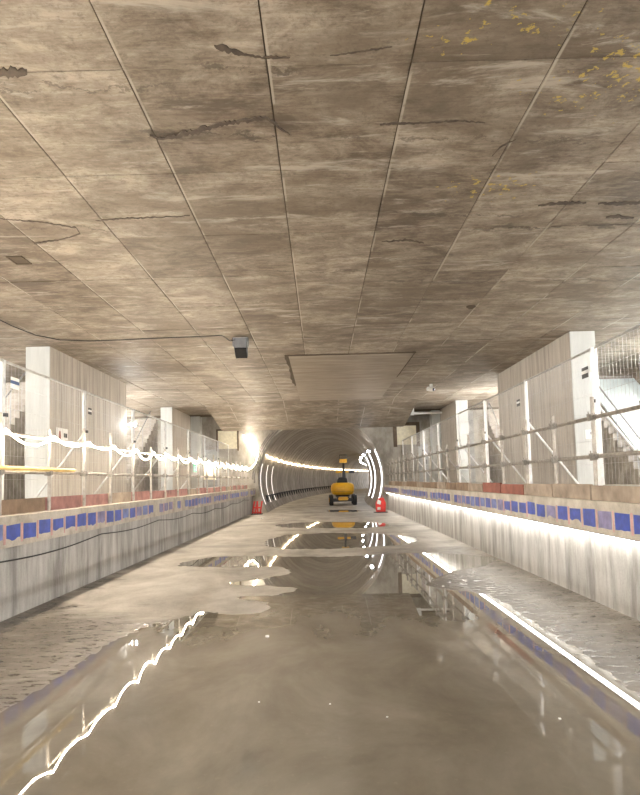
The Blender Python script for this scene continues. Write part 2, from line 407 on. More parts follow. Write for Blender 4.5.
# dark ragged spalls and leaking cracks across the soffit
plain('crack_stain', (0.10, 0.077, 0.06), 0.7, 0, 0.45, 9)
def spall(pix):
    mb = MB(); up = []; dn = []
    for i in range(len(pix) - 1):
        (xa, ya, wa), (xb, yb, wb) = pix[i], pix[i + 1]
        n = max(2, int(abs(xb - xa) / 2.2))
        for k in range(n + (i == len(pix) - 2)):
            t = k / n; px, py, w_ = xa + (xb - xa) * t, ya + (yb - ya) * t + random.uniform(-.5, .5), wa + (wb - wa) * t
            a = on_z(px, py - w_ * random.uniform(.25, 1.1), CEIL - 0.007); b = on_z(px + random.uniform(-.6, .6), py + w_ * random.uniform(.25, 1.1), CEIL - 0.007)
            up.append(tuple(a)); dn.append(tuple(b))
    for k in range(len(up) - 1):
        mb.prism([up[k], up[k + 1], dn[k + 1], dn[k]], (0, 0, 0.012))
    o = part('spall', mb, 'crack_stain', ceil); o['kind'] = 'stuff'
spall([(150, 136, .6), (158, 139, 1.0), (172, 138, 2.2), (190, 133, 4.0), (205, 129, 3.2), (222, 124.5, 2.2), (243, 121.5, 2.6), (262, 119, 2.4), (268, 119.5, 2.2), (275, 125, 1.6), (283, 131, 1.4), (290, 135, .5)])
spall([(214, 46, .8), (222, 48, 4), (232, 51, 4), (244, 55, 1.6), (262, 58, 1.4), (276, 58, 1.8), (290, 58, .5)])
spall([(-4, 73, 6), (8, 74, 6.5), (20, 73, 5.5), (27, 72, 3)])
spall([(380, 125, .6), (400, 124, 1.4), (425, 123, .9), (458, 121, .9), (485, 123, .5)])
spall([(538, 206, .6), (552, 204, 2), (568, 203.5, 2.4), (586, 203, .8)])
spall([(598, 204, .8), (615, 204, 2), (640, 203, 1.6)])
spall([(606, 218, .8), (620, 217, 2.6), (634, 218, .7)])
spall([(96, 221, .4), (118, 219, .9), (150, 218, .7), (190, 216, .4)])
spall([(0, 219, .4), (40, 222, .8), (76, 228, .9), (80, 234, .8), (60, 240, .8), (34, 244, .7)])
spall([(330, 56, .4), (360, 52, 1.0), (392, 47, .7)])
spall([(382, 242, .6), (405, 240, 1.6), (424, 243, .7)])
spall([(492, 156, .5), (500, 148, 1.6), (508, 143, 1.2), (516, 140, .4)])

# platform copings: precast units with strips of blue film and pink tape on the face
def coping(name, sgn, label):
    tr = struct(name, None, None, label)
    L = 2.4; y = Y0 + 0.1; idx = 0
    while y < HEAD - 0.3:
        y1 = min(y + L, HEAD - 0.02)
        ym = (y + y1) / 2
        if sgn < 0:
            xa, xb = lipl(y), lipl(y1)
            pr = [(xa, y + .004, 0.84), (xb, y1 - .004, 0.84), (xb - 0.55, y1 - .004, 0.84), (xa - 0.55, y + .004, 0.84)]
        else:
            xa = xb = LIPR
            pr = [(xa, y + .004, 0.84), (xa, y1 - .004, 0.84), (xa + 0.55, y1 - .004, 0.84), (xa + 0.55, y + .004, 0.84)]
        u = part('coping_unit', MB().prism(pr, (0, 0, PLAT - 0.84 + random.uniform(-.003, .003))), 'coping_concrete', tr, 0)
        if y1 > 5.0:
            n = 6; s = (y1 - y) / n
            for k in range(n):
                ya = y + k * s + 0.035; yb = y + (k + 1) * s - 0.045
                if ya < 4.6: continue
                fx = lambda yy: (lipl(yy) + 0.003) if sgn < 0 else (LIPR - 0.003)
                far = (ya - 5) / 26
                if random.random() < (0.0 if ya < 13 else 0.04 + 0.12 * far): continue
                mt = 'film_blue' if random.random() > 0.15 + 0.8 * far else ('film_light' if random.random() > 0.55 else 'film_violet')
                zt = 1.09 + random.uniform(-.012, .012); zb = 0.905 + random.uniform(-.01, .02)
                lo = []; m_ = 5; ragged = 0.05 if random.random() < 0.25 else 0.012
                for i in range(m_ + 1):
                    yy = yb + (ya - yb) * i / m_
                    lo.append((fx(yy), yy, zb + random.uniform(0, ragged)))
                poly = [(fx(ya), ya, zt), (fx(yb), yb, zt + random.uniform(-.01, .01))] + lo
                part('blue_film', MB().prism(poly, (-sgn * -0.004 if False else (0.0), 0, 0)) if False else MB().prism(poly, (sgn * 0.002, 0, 0)), mt, u)
                if random.random() < 0.75 - 0.4 * far:
                    yc = yb + 0.04; hw = random.uniform(.012, .026)
                    part('pink_strip', MB().prism([(fx(yc), yc - hw, 0.88), (fx(yc), yc - hw, 1.10), (fx(yc), yc + hw, 1.10), (fx(yc), yc + hw, 0.88)], (sgn * 0.002, 0, 0)), 'strip_pink', u)
        y = y1; idx += 1
coping('trim_1', -1, 'pale concrete platform coping on the shaded side with blue film')
coping('trim_2', 1, 'pale concrete platform coping above the light strip with blue film')

# ------------------------------------------------------------------ tunnel
RC = 250.0
def tpos(d, x=0.0, z=0.0):                  # a point of the curving tunnel, d metres past the headwall
    a = d / RC
    return Vector((RC * (1 - math.cos(a)) + x * math.cos(a), HEAD + 0.4 + RC * math.sin(a) - x * math.sin(a), z))
tun = struct('wall_tunnel', None, None, 'round tunnel lined with concrete rings, bending away')
RL = 1.5
mb = MB(); N = 64
prof = [(TR + 0.25, 0), (TR + 0.03, 0), (TR, 0.03), (TR, RL - 0.12), (TR + 0.03, RL - 0.09), (TR + 0.03, RL - 0.01), (TR + 0.25, RL - 0.01)]
for i in range(N):
    a = 2 * PI * i / N
    for (r, yy) in prof: mb.v.append((r * math.cos(a), yy, r * math.sin(a)))
P = len(prof)
for i in range(N):
    j = (i + 1) % N
    for k in range(P):
        l = (k + 1) % P
        mb.f.append((i * P + k, i * P + l, j * P + l, j * P + k))
ring = mb.mesh('lining_ring', 'ring_concrete')
for k in range(54):
    d = k * RL; p = tpos(d, 0, TC)
    link('lining_ring', ring, tun, p, (0, 0, -d / RC))
fl = MB()
for k in range(54):
    fl.v += [tuple(tpos(k * RL, -2.66, 0)), tuple(tpos(k * RL, 2.66, 0))]
    if k: b = len(fl.v); fl.f.append((b - 4, b - 3, b - 1, b - 2))
struct('floor_tunnel', fl, 'floor_concrete', 'flat grey concrete floor inside the tunnel')
fl2 = struct('floor_joint', MB().box(-2.62, 2.62, HEAD + 0.0, HEAD + 0.42, -0.3, 0.0), 'floor_concrete', 'concrete threshold under the tunnel mouth')
# brackets low on the outer side of the bend
brk = MB().box(0, 0.14, -0.05, 0.05, 0, 0.34).box(0, 0.3, -0.04, 0.04, 0.30, 0.36).mesh('wall_bracket', 'dark_metal')
for k in range(1, 36):
    d = k * RL + 0.75; zc = 0.62
    xx = -math.sqrt(TR ** 2 - (zc - TC) ** 2)
    link('wall_bracket', brk, tun, tpos(d, xx - 0.03, zc - 0.2), (0, 0, -d / RC))

# ------------------------------------------------------------------ windows in the headwall; pale boards stand in for light through the openings
for k, (x0, x1, z0, z1, nm) in enumerate(((-4.95, -4.02, 3.12, 4.0, 'window_1'), (3.72, 4.66, 3.10, 4.02, 'window_2'))):
    wn = struct(nm, None, None, 'pale board painted as a lit square opening in a dark timber frame beside the tunnel mouth'); yf = HEAD - 0.02
    fr = MB(); t = 0.17 if k else 0.08
    fr.box(x0 - t, x1 + t, yf - 0.06, yf, z1, min(z1 + t, CEIL)); fr.box(x0 - t, x0, yf - 0.06, yf, z0 - 0.1, z1); fr.box(x1, x1 + t, yf - 0.06, yf, z0 - 0.1, z1)
    part('window_frame', fr, 'timber_dark', wn)
    part('pane', MB().box(x0, x1, yf - 0.03, yf, z0, z1), 'sheet_cream', wn)
# grey doors under them
for k, (x0, x1) in enumerate(((-5.6, -4.9), (4.75, 5.2))):
    dr = struct('door_%d' % (k + 1), MB().box(x0, x1, HEAD - 0.06, HEAD - 0.01, PLAT, 3.1), 'grey_metal', 'grey steel door in the headwall')
    part('door_handle', MB().tube([(x1 - .1, HEAD - .12, 2.15), (x1 - .1, HEAD - .12, 2.35)], 0.02, 6), 'dark_metal', dr)
# ================================================================== COLUMNS
def column(x_in, sgn, y0, y1, wd, label):
    t = thing('column', label, 'column', (x_in, y0, PLAT), 0, 'blade columns along the platforms')
    xo = sgn * wd; H = CEIL - PLAT - 0.004; L = y1 - y0
    xs = sorted((sgn * 0.012, xo - sgn * 0.012))
    part('core', MB().box(xs[0], xs[1], 0.0, L, 0, H), 'column_concrete', t)
    n = max(2, round(L / 1.15)); s = L / n
    for k in range(n):
        for xx in (0, xo - sgn * 0.03):
            e = sorted((xx, xx + sgn * 0.03))
            part('formwork_panel', MB().box(e[0] + random.uniform(-.003, .003), e[1], k * s + 0.004, (k + 1) * s - 0.004, 0, H), 'column_concrete', t)
    zz = 0.0
    e = sorted((0.0, xo))
    for k, h in enumerate((0.62, 0.98, 0.98, H - 2.58)):
        part('end_panel', MB().box(e[0], e[1], -0.03, 0, zz + 0.004, zz + h - 0.004), 'column_white', t)
        zz += h
    return t
column(-6.1, -1, 14.4, 20.1, 0.54, 'concrete blade column with the figure sign, behind the rope lights')
column(-6.15, -1, 26.6, 30.3, 0.48, 'concrete blade column beyond the lamp, nearer the tunnel, rope light side')
column(5.69, 1, 14.27, 20.2, 0.56, 'concrete blade column beside the stairs, with a white paper notice')
column(5.74, 1, 26.8, 30.3, 0.50, 'concrete blade column nearer the tunnel, on the light strip side')

# ================================================================== GUARDRAILS
def guardrail(sgn, label):
    base = LIPL - 0.13 if sgn < 0 else LIPR + 0.13
    fx = (lambda y: lipl(y) - 0.13) if sgn < 0 else (lambda y: LIPR + 0.13)
    t = thing('scaffold_guardrail', label, 'guardrail', (0, 0, PLAT))
    ys = []; y = 4.75 if sgn < 0 else 4.95
    while y < HEAD - 0.6: ys.append(y); y += 1.225 + random.uniform(-.05, .06)
    coup = MB().box(-.036, .036, -.042, .042, -.026, .026).box(-.052, .026, -.024, .024, -.042, .042).tube([(0, -.075, .016), (0, .075, .016)], .010, 5).tube([(-.02, .03, -.02), (-.02, .03, .07)], .007, 5).mesh('coupler', 'coupler_steel')
    for i, y in enumerate(ys):
        x = fx(y); top = 1.10 + random.uniform(-.02, .12)
        part('upright', MB().tube([(0, 0, 0), (random.uniform(-.012, .012), random.uniform(-.015, .015), top)], 0.024, 8), 'scaffold_tube', t, loc=(x, y, 0))
        for z in (0.50, 0.955):
            link('coupler', coup, t, (x - sgn * 0.0, y, z), (0, random.uniform(-.2, .2), random.uniform(-.15, .15)))
    for z, off in ((0.50, 0.05), (0.955, 0.05)):
        y = ys[0] - 0.6
        while y < HEAD - 0.6:
            y1 = min(y + 6.3, HEAD - 0.5)
            dz = random.uniform(-.015, .015)
            part('rail', MB().tube([(fx(y) + sgn * off, y, z + dz), (fx(y1) + sgn * off, y1 + 0.2, z - dz)], 0.024, 8), 'scaffold_tube', t)
            y = y1
            if y > HEAD - 1: break
    for i in range(len(ys) - 1):
        y, y1 = ys[i] + 0.02, ys[i + 1] - 0.03
        if sgn < 0: mt = 'board_brown' if y < 7.7 else ('board_pink' if (i % 5) else 'board_tan')
        else: mt = ('board_tan' if y < 7.5 else 'board_brown' if y < 8.6 else 'board_tan' if y < 9.8 else 'board_red' if y < 12.2 else ('board_brown' if i % 3 else 'board_tan'))
        h = 0.168 + random.uniform(-.012, .012); bo = -0.068 if sgn > 0 else -0.075
        part('toe_board', MB().prism([(fx(y) + bo, y, 0.002), (fx(y1) + bo, y1, 0.002), (fx(y1) + bo + .038, y1, 0.002), (fx(y) + bo + .038, y, 0.002)], (0, 0, h)), mt, t)
    if sgn < 0:
        part('yellow_rail', MB().tube([(fx(6) + 0.02, 5.6, 0.54), (fx(9) + 0.02, 9.3, 0.54)], 0.026, 8), 'yellow_tube', t)
    return ys
ysl = guardrail(-1, 'scaffold tube guardrail with reddish toe boards, hung with a glowing rope light')
ysr = guardrail(1, 'scaffold tube guardrail with tan and red toe boards above the light strip')

# ================================================================== MESH FENCE PANELS
def fence_proto(wd, H, sgn, bright, name, label, group, brace):
    t = thing(name, label, 'fence', group=group)
    mt = 'galvanised_bright' if bright else 'galvanised'
    z0 = 0.10
    for yy in (0.03, wd - 0.03):
        part('post', MB().tube([(0, yy, 0.0), (0, yy, H)], 0.027 if bright else 0.022, 8), mt, t)
    for zz, r in ((z0 + 0.02, 0.018), (H - 0.02, 0.021)):
        part('frame_tube', MB().tube([(0, 0.03, zz), (0, wd - 0.03, zz)], r, 8), 'galvanised', t)
    wm = MB(); n = int(wd / 0.105)
    for k in range(1, n):
        yy = 0.03 + (wd - 0.06) * k / n
        wm.tube([(0, yy, z0), (0, yy, H - 0.02)], 0.0019, 4)
    for k in range(1, 6):
        zz = z0 + (H - z0) * k / 6
        wm.tube([(-sgn * 0.006, 0.03, zz), (-sgn * 0.006, wd - 0.03, zz)], 0.0022, 4)
    o = part('wire_mesh', wm, 'galvanised', t); o['kind'] = 'stuff'
    for yy in (0.0, ):
        fb = part('foot_block', MB().box(-0.11, 0.11, 0.004, 0.44, 0.0, 0.09), 'board_brown', t, 0.015)
    clip = part('clip', MB().box(-.05, .05, 0.004, .06, H * 0.62, H * 0.62 + 0.05), 'dark_metal', t)
    if brace:
        b = part('brace', MB().tube([(sgn * 0.02, 0.06, H * 0.62), (sgn * 1.0, 0.10, 0.03)], 0.021, 8), mt, t)
        part('brace_foot', MB().box(sgn * 1.0 - .12, sgn * 1.0 + .12, 0.01, .25, 0, 0.035), 'dark_metal', t)
    return t
ORD = ('first', 'second', 'third', 'fourth', 'fifth', 'sixth', 'seventh', 'eighth', 'ninth', 'tenth')
def fences(x, sgn, y0, step, wd, H, bright, label, group):
    proto = None; y = y0; k = 0; objs = []
    while y + wd < HEAD:
        if proto is None:
            o = proto = fence_proto(wd, H, sgn, bright, 'mesh_fence_panel', label, group, True)
        else: o = copy_tree(proto)
        objs.append(o)
        o.location = (x + random.uniform(-.004, .004), y, PLAT); o.rotation_euler = (0, random.uniform(-.004, .004) - sgn * 0.004, random.uniform(-.001, .001))
        y += step; k += 1
    for i, o in enumerate(reversed(objs)): o['label'] = label + ', ' + ORD[i] + ' from the headwall'
fences(FENL, -1, 8.72 - 3.06, 3.06, 3.04, 2.08, False, 'wire mesh fence panel behind the rope light guardrail', 'mesh fence panels on the rope light side')
fences(FENR, 1, 9.18 - 3.10, 3.10, 3.08, 2.13, True, 'bright posted mesh fence panel above the light strip', 'mesh fence panels on the light strip side')
# identification tags wired to the posts
def fence_tag(x, y, z, wd, h, label, mt):
    tg = thing('fence_tag', label, 'tag', (x, y, z))
    part('plate', MB().box(-0.004, 0.004, -wd / 2, wd / 2, -h / 2, h / 2), mt, tg)
    part('tag_band', MB().box(-0.006, 0.006, -wd / 2, wd / 2, -h * .1, h * .2), 'white_paint' if mt != 'white_paint' else 'ink_blue', tg)
fence_tag(FENL + 0.04, 9.0, 2.98, 0.24, 0.16, 'small white tag with a blue band wired to the fence', 'white_paint')
fence_tag(FENR - 0.06, 9.38, 2.98, 0.22, 0.16, 'small dark tag wired high on the fence beside the stairs', 'ink_black')
fence_tag(FENL + 0.04, 11.95, 2.90, 0.16, 0.12, 'small dark tag on the fence in front of the column with the figure sign', 'ink_black')
fence_tag(FENR - 0.06, 12.6, 2.92, 0.18, 0.13, 'small dark tag on the fence in front of the column face', 'ink_black')

# ================================================================== LIGHTS OF THE PLACE AND ADDED LAMPS
# rope light in swags along the left guardrail
rp = []
ally = [ysl[0] - 1.25 * k for k in range(12, 0, -1)] + ysl
for i in range(len(ally) - 1):
    a, b = ally[i], ally[i + 1]
    sag = random.uniform(.07, .17)
    for k in range(8):
        t = k / 8; y = a + (b - a) * t
        rp.append((lipl(y) - 0.13 + 0.065 - 0.012 * math.sin(PI * t), y, PLAT + 0.975 - sag * 4 * t * (1 - t) + random.uniform(-.006, .006)))
# the end of the rope climbs to the tunnel shoulder
ye = rp[-1][1]
rp += [(lipl(ye) - 0.05, HEAD - 0.9, PLAT + 0.95), (-3.10, HEAD - 0.5, PLAT + 1.2), (-3.0, HEAD - 0.25, PLAT + 1.7), (-3.3, HEAD - 0.12, PLAT + 2.2), (-3.7, HEAD - 0.12, PLAT + 2.55)]
rope = link('rope_light', MB().tube(rp, 0.0095, 5).mesh('rope_light', 'rope_glow'))
tag(rope, 'glowing warm white rope light hung in swags on the scaffold guardrail', 'rope light')
# light strip under the right coping
led = thing('light_strip', 'bright white light strip fixed under the right platform coping', 'light strip', (LIPR + 0.05, 0, 0.838))
part('channel', MB().box(-0.03, 0.05, Y0 + 0.3, HEAD - 0.6, -0.014, 0.0), 'grey_metal', led)
part('diffuser', MB().box(-0.018, 0.03, Y0 + 0.3, HEAD - 0.6, -0.034, -0.0145), 'led_glow', led)
# cable on the shaded wall
cb = []
y = Y0 + 0.5
while y < HEAD - 1:
    xx = wall(y) + 0.02
    cb.append((xx, y, 0.70 - 0.06 * abs(math.sin(y * 0.9)) - 0.03 * math.sin(y * 0.37))); y += 0.35
tag(link('wall_cable', MB().tube(cb, 0.009, 5).mesh('wall_cable', 'cable_black')), 'thin black cable sagging along the shaded trackway wall', 'cable')

# tunnel lights
wl = [tuple(tpos(d, -2.72 + 0.02 * math.sin(d * 1.3), 2.76 + 0.05 * math.sin(d * 2.1))) for d in [k * 0.75 for k in range(1, 106)]]
tag(link('tunnel_light_line', MB().tube(wl, 0.035, 6).mesh('tunnel_light_line', 'tunnel_warm')), 'warm string of lights running along the outer wall of the tunnel bend', 'light string')
for k in range(9):
    d = 0.8 + k * 4.5
    for side in (1,) if k else (1,):
        t = thing('tunnel_lamp', 'cool white bulkhead lamp in the tunnel bend, ' + ORD[k] + ' from the tunnel mouth', 'lamp', tpos(d, 2.44, 2.95), group='bulkhead lamps in the tunnel')
        t.rotation_euler = (0, 0.35, -d / RC)
        part('housing', MB().box(-0.02, 0.08, -0.32, 0.32, -0.07, 0.07), 'grey_metal', t)
        part('diffuser', MB().box(-0.06, 0.06, -0.28, 0.28, -0.115, -0.0705), 'tunnel_cool', t)
# right: rope light loops on the lining; left: glowing tubes standing in for lit bands
glow('arc_glow', (0.97, 0.98, 1.0), 2.6); glow('lit_band_warm', (1.0, 0.90, 0.82), 0.42)
for k, (d, side) in enumerate(((0.5, 1), (5.0, 1), (9.5, 1), (0.5, -1), (3.5, -1), (6.5, -1))):
    pts = []
    for a in range(26 if side > 0 else 16, -25, -3):
        a = math.radians(a); pts.append(tuple(tpos(d, side * (TR - 0.035) * math.cos(a), TC + (TR - 0.035) * math.sin(a))))
    tag(link('glowing_arc', MB().tube(pts, 0.022, 6).mesh('glowing_arc', 'arc_glow' if side > 0 else 'lit_band_warm')),
        ('white' if side > 0 else 'faint warm lit band drawn as a') + ' rope light loop bent down the tunnel lining, ' + ORD[k % 3] + ' from the tunnel mouth', 'rope light')
# cables round the shoulder of the tunnel mouth
for k, (rr, a1, a2, off) in enumerate(((3.13, 100, 178, .1), (3.22, 110, 190, .13), (3.3, 125, 184, .1))):
    pts = [(rr * math.cos(math.radians(a)), HEAD - off, TC + rr * math.sin(math.radians(a))) for a in range(a1, a2, 6)]
    pts = [p for p in pts if p[2] > PLAT + 0.02 and p[2] < 3.95]
    tag(link('portal_cable', MB().tube(pts, 0.035, 6).mesh('portal_cable', 'cable_grey')), ('thick grey cable bent close around the tunnel mouth', 'thick grey cable bent around the tunnel mouth, middle of three', 'thick grey cable bent around the tunnel mouth, outermost of three')[k], 'cable')

# side hall lamps; the battens and tripods are added, unseen, for brightness
def batten(sgn, y, label):
    t = thing('added_batten_lamp', label, 'lamp', (sgn * HALL, y, 4.1), 0 if sgn > 0 else PI, 'added batten lamps high on the hall walls')
    part('housing', MB().box(-.07, -.002, -.75, .75, -.06, .06), 'white_paint', t)
    part('tube', MB().box(-.11, -.0705, -.72, .72, -.05, .05), 'work_glow', t)
for sgn in (-1, 1):
    for y in (-8, -4, 0, 4, 8, 12, 15.5, 25.2, 27.2, 29.4):
        batten(sgn, y, 'added white batten lamp high on the outer hall wall, ' + ('rope light side' if sgn < 0 else 'light strip side'))
def work_or_fill_light(loc, rz, label, sz=0.17, mt='work_glow', stand=0, tilt=0.0):
    t = thing('work_or_fill_light', label, 'lamp', loc, rz)
    part('housing', MB().box(-sz, sz, 0.0, 0.09, -sz * .75, sz * .75), 'dark_metal', t, 0.012)
    part('lens', MB().box(-sz * .88, sz * .88, -0.012, -0.001, -sz * .62, sz * .62), mt, t)
    for ch in t.children: ch.rotation_euler.x = tilt
    if stand:
        part('pole', MB().tube([(0, 0.12, -stand + 0.5), (0, 0.12, 0), (0, 0.05, 0)], 0.018, 6), 'grey_metal', t)
        for k in range(3):
            a = k * 2 * PI / 3 + .5
            part('leg', MB().tube([(0, 0.12, -stand + 0.75), (0.35 * math.cos(a), 0.12 + 0.35 * math.sin(a), -stand + 0.008)], 0.014, 6), 'dark_metal', t)
    else:
        part('bracket', MB().tube([(-sz + .02, 0.02, 0), (-sz - .05, -0.03, 0), (-sz - .05, -0.256, 0)], 0.014, 5), 'grey_metal', t)
    return t
work_or_fill_light((-5.95, 20.36, 3.42), 0, 'glaring work light at the corner of the column with the figure sign', 0.09)
work_or_fill_light((-7.5, 22.3, 2.4), 2.6, 'added tripod fill light in the hall behind the column with the figure sign', 0.2, 'fill_strong', 2.4 - PLAT, -1.0)  # this tripod and the next two are added to brighten hall and stairs
work_or_fill_light((8.9, 12.4, 2.9), PI, 'added tripod fill light facing the sheeted stairs', 0.2, 'fill_cool', 2.9 - PLAT)
work_or_fill_light((7.0, 23.4, 2.4), 3.4, 'added tripod fill light in the hall between the blade columns, light strip side', 0.2, 'fill_strong', 2.4 - PLAT, -1.0)

# ceiling floodlight (switched off) with its cable
q = on_z(240, 337, CEIL)
fl_ = thing('floodlight', 'grey floodlight with a black face fixed to the soffit', 'floodlight', (q.x, q.y, CEIL - 0.005))
part('mount', MB().box(-.17, .17, .0, .035, -.10, 0).box(-.17, -.15, 0, .2, -.2, -.01).box(.15, .17, 0, .2, -.2, -.01), 'grey_metal', fl_)
part('housing', MB().prism([(-.145, -.02, -.02), (-.145, .13, -.02), (-.145, .26, -.40), (-.145, .02, -.22)], (.29, 0, 0)), 'dark_grey', fl_, 0.012)
part('lens', MB().prism([(-.13, .025, -.236), (-.13, .25, -.405), (-.13, .245, -.425), (-.13, .015, -.256)], (.26, 0, 0)), 'lens_glass', fl_)
cp = []
for (px, py, dz) in ((-30, 300, .01), (-8, 316, .03), (12, 326, .04), (35, 335, .03), (60, 340, .02), (90, 341, .02), (120, 340, .02), (150, 338.5, .02), (190, 337, .02), (222, 335.5, .02), (226, 338, .08), (230, 341, .14), (235, 340, .14)):
    cp.append(tuple(on_z(px, py, CEIL - dz)))
tag(link('ceiling_cable', MB().tube(cp, 0.011, 5).mesh('ceiling_cable', 'cable_black')), 'thin black cable running over the soffit to the floodlight', 'cable')
q = on_z(431, 384, CEIL)
sc_ = thing('security_camera', 'small white camera with dark lens fixed to the soffit', 'camera', (q.x, q.y, CEIL - 0.005))
part('mount', MB().tube([(0, 0, 0), (0, 0, -.12)], .05, 10), 'white_paint', sc_)
part('body', MB().tube([(-.12, .05, -.15), (.06, -.06, -.19)], .075, 10), 'white_paint', sc_)
part('lens', MB().tube([(.062, -.062, -.19), (.09, -.08, -.2)], .06, 10), 'lens_glass', sc_)
q = on_z(405, 413, CEIL)
cf = thing('conduit_box', 'pale conduit box with a short pipe under the soffit by the tunnel', 'conduit', (q.x, min(q.y, 29.3), CEIL - 0.005))
part('box', MB().box(-.10, .10, -.1, .1, -.32, 0), 'white_paint', cf)
part('pipe', MB().tube([(0.1, 0, -.25), (1.4, 0, -.25)], .05, 8), 'white_paint', cf)

# ================================================================== STAIRS AND HALL FITTINGS
def stairs(xa, xb, y0, n, rise, run, label, flip=1):
    t = thing('staircase', label, 'stairs', (xa, y0, PLAT))
    wd = xb - xa
    me = MB().box(0, 1, 0, 1, 0, 1).mesh('step', 'stair_concrete')
    for k in range(n):
        h = rise * (k + 1)
        if PLAT + h > CEIL - 0.02: break
        z0 = 0.0
        link('step', me, t, (0, k * run, z0), (0, 0, 0), (wd, run - 0.003, h - z0))
    for xx in (0.05, wd - 0.05):
        part('handrail', MB().tube([(xx, 0.0, 0.95), (xx, n * run * .8, 0.95 + n * rise * .8)], 0.022, 6), 'grey_metal', t)
        for k in range(1, n - 3, 4):
            part('baluster', MB().tube([(xx, k * run + .1, (k + 1) * rise), (xx, k * run + .1, 0.95 + (k + .4) * rise)], 0.014, 5), 'grey_metal', t)
    return t
st = stairs(7.7, 9.5, 15.3, 17, 0.19, 0.25, 'concrete stair flight covered with bluish white sheeting beside the blade column')
part('sheeting', MB().prism([(0.26, -0.02, 0.20), (0.26, 3.75, 3.05), (0.26, 3.75, 3.11), (0.26, -0.10, 0.20)], (1.5, 0, 0)), 'hoarding_white', st)
stairs(7.4, 9.2, 24.6, 17, 0.19, 0.25, 'concrete stair flight seen between the two blade columns, light strip side')
stairs(-9.2, -7.4, 24.0, 17, 0.19, 0.30, 'concrete stair flight seen past the glaring work light')
stairs(-9.5, -7.7, 13.6, 17, 0.19, 0.25, 'dark concrete stair flight behind the fence, beside the sign column')

# blockwork walls closing the hall between the columns: every block a piece
def blockwork(x0, x1, y, z1, label, courses=0.24, bl=0.47):
    t = thing('block_wall', label, 'wall', (x0, y, PLAT))
    me = MB().box(0.004, bl - 0.004, 0, 0.1, 0.005, courses - 0.005).mesh('block', 'block_concrete')
    part('mortar', MB().box(0.0, x1 - x0, 0.012, 0.1, 0, z1 - PLAT), 'wall_concrete', t)
    z = 0; r = 0
    while PLAT + z + courses <= z1 + 0.01:
        xx = -(bl / 2 if r % 2 else 0)
        while xx < x1 - x0 - 0.05:
            a = max(0, xx); b = min(x1 - x0, xx + bl)
            link('block', me, t, (a, random.uniform(-.004, .004), z), (0, 0, 0), ((b - a) / bl, 1, 1))
            xx += bl
        z += courses; r += 1
blockwork(5.9, 7.3, 29.9 - 0.5 + 0.9, 4.6, 'grey blockwork wall seen beside the stairs, light strip side')
blockwork(-7.3, -6.7, 30.2, 4.6, 'grey blockwork wall seen beside the stairs, rope light side')
# white hoarding on the right hall wall
hb = thing('hoarding', 'bluish white panel hoarding along the hall wall behind the stairs', 'hoarding', (HALL - 0.06, 12.0, PLAT))
for k in range(9):
    part('hoarding_panel', MB().box(-0.025, 0.025, k * 1.22 + .006, (k + 1) * 1.22 - .006, 0.0, 2.6), 'hoarding_white', hb)

# signs
s = on_x(54.7, 434, -6.09); s2 = on_x(66.4, 434, -6.09)
sg = thing('column_sign', 'white sign with a dark block and a small figure on the column', 'sign', (-6.055, (s.y + s2.y) / 2, 2.72))
part('board', MB().box(-0.006, 0.006, -.34, .34, -.15, .15), 'white_paint', sg)
part('dark_block', MB().box(0.006, 0.009, .08, .28, -.06, .04), 'ink_black', sg)
part('figure', MB().prism([(0.0065, -.22, -.1), (0.0065, -.08, -.1), (0.0065, -.1, .02), (0.0065, -.12, .08), (0.0065, -.18, .08), (0.0065, -.2, .02)], (0.003, 0, 0)), 'board_red', sg)
s = on_y(590.5, 434, 14.2)
sg = thing('paper_notice', 'white paper notice on the white end of the column by the stairs', 'notice', (s.x, 14.235, s.z))
part('sheet', MB().box(-.10, .10, -0.006, 0.0, -.10, .10), 'white_paint', sg)
part('print', MB().box(.0, .06, -0.008, -0.006, -.01, .05), 'grey_metal', sg)
s = on_x(195, 467, FENL + 0.06)
gs = thing('green_sign', 'small green sign hanging on the mesh fence near the tunnel', 'sign', (s.x, s.y, s.z))
part('plate', MB().box(-.006, .006, -.28, .28, -.18, .18), 'sign_green', gs)
part('rim', MB().box(-.004, .008, -.28, .28, .165, .19), 'white_paint', gs)
s = on_x(217, 472, lipl(22) - 0.03)
nb = thing('notice_sheet', 'cream sheet tied to the guardrail below the rope light', 'sheet', (lipl(s.y) - 0.235, s.y, s.z))
part('sheet', MB().box(-.004, .004, -1.1, 1.1, -.24, .22), 'sheet_cream', nb)
part('cable_tie', MB().tube([(-.03, -.5, .2), (.01, -.5, .25), (-.06, -.5, .24)], .008, 4), 'cable_black', nb)

# ================================================================== BOOM LIFT
q = on_z(343.5, 505.6, 0.0)
bl = thing('boom_lift', 'yellow boom lift with a folded arm parked in the tunnel', 'boom lift', (q.x, q.y + 0.1, 0), 0.0)
def cyl_x(x0, x1, r, y, z, n=20):
    return MB().tube([(x0, y, z), (x1, y, z)], r, n)
for sx in (-1, 1):
    for yy in (0.3, 2.0):
        wmb = MB(); x0, x1 = sorted((sx * 0.56, sx * 0.80))
        wmb.tube([(x0, yy, .30), (x0 + .03, yy, .30), (x1 - .03, yy, .30), (x1, yy, .30)], [.25, .30, .30, .25], 20)
        wh = part('wheel', wmb, 'black_rubber', bl)
        part('hub', cyl_x(sx * .795, sx * .815, .14, yy, .30, 12), 'lift_yellow', wh)
for yy in (.22, 1.92): part('axle', MB().box(-.56, .56, yy, yy + .16, .22, .36), 'dark_metal', bl)
part('chassis', MB().box(-.34, .34, .05, 2.2, .26, .50), 'dark_metal', bl, 0.03)
part('rear_cover', MB().prism([(-.26, 0.0, .30), (.26, 0.0, .30), (.30, 0.0, .40), (.24, 0.0, .50), (-.24, 0.0, .50), (-.30, 0.0, .40)], (0, .06, 0)), 'lift_yellow', bl)
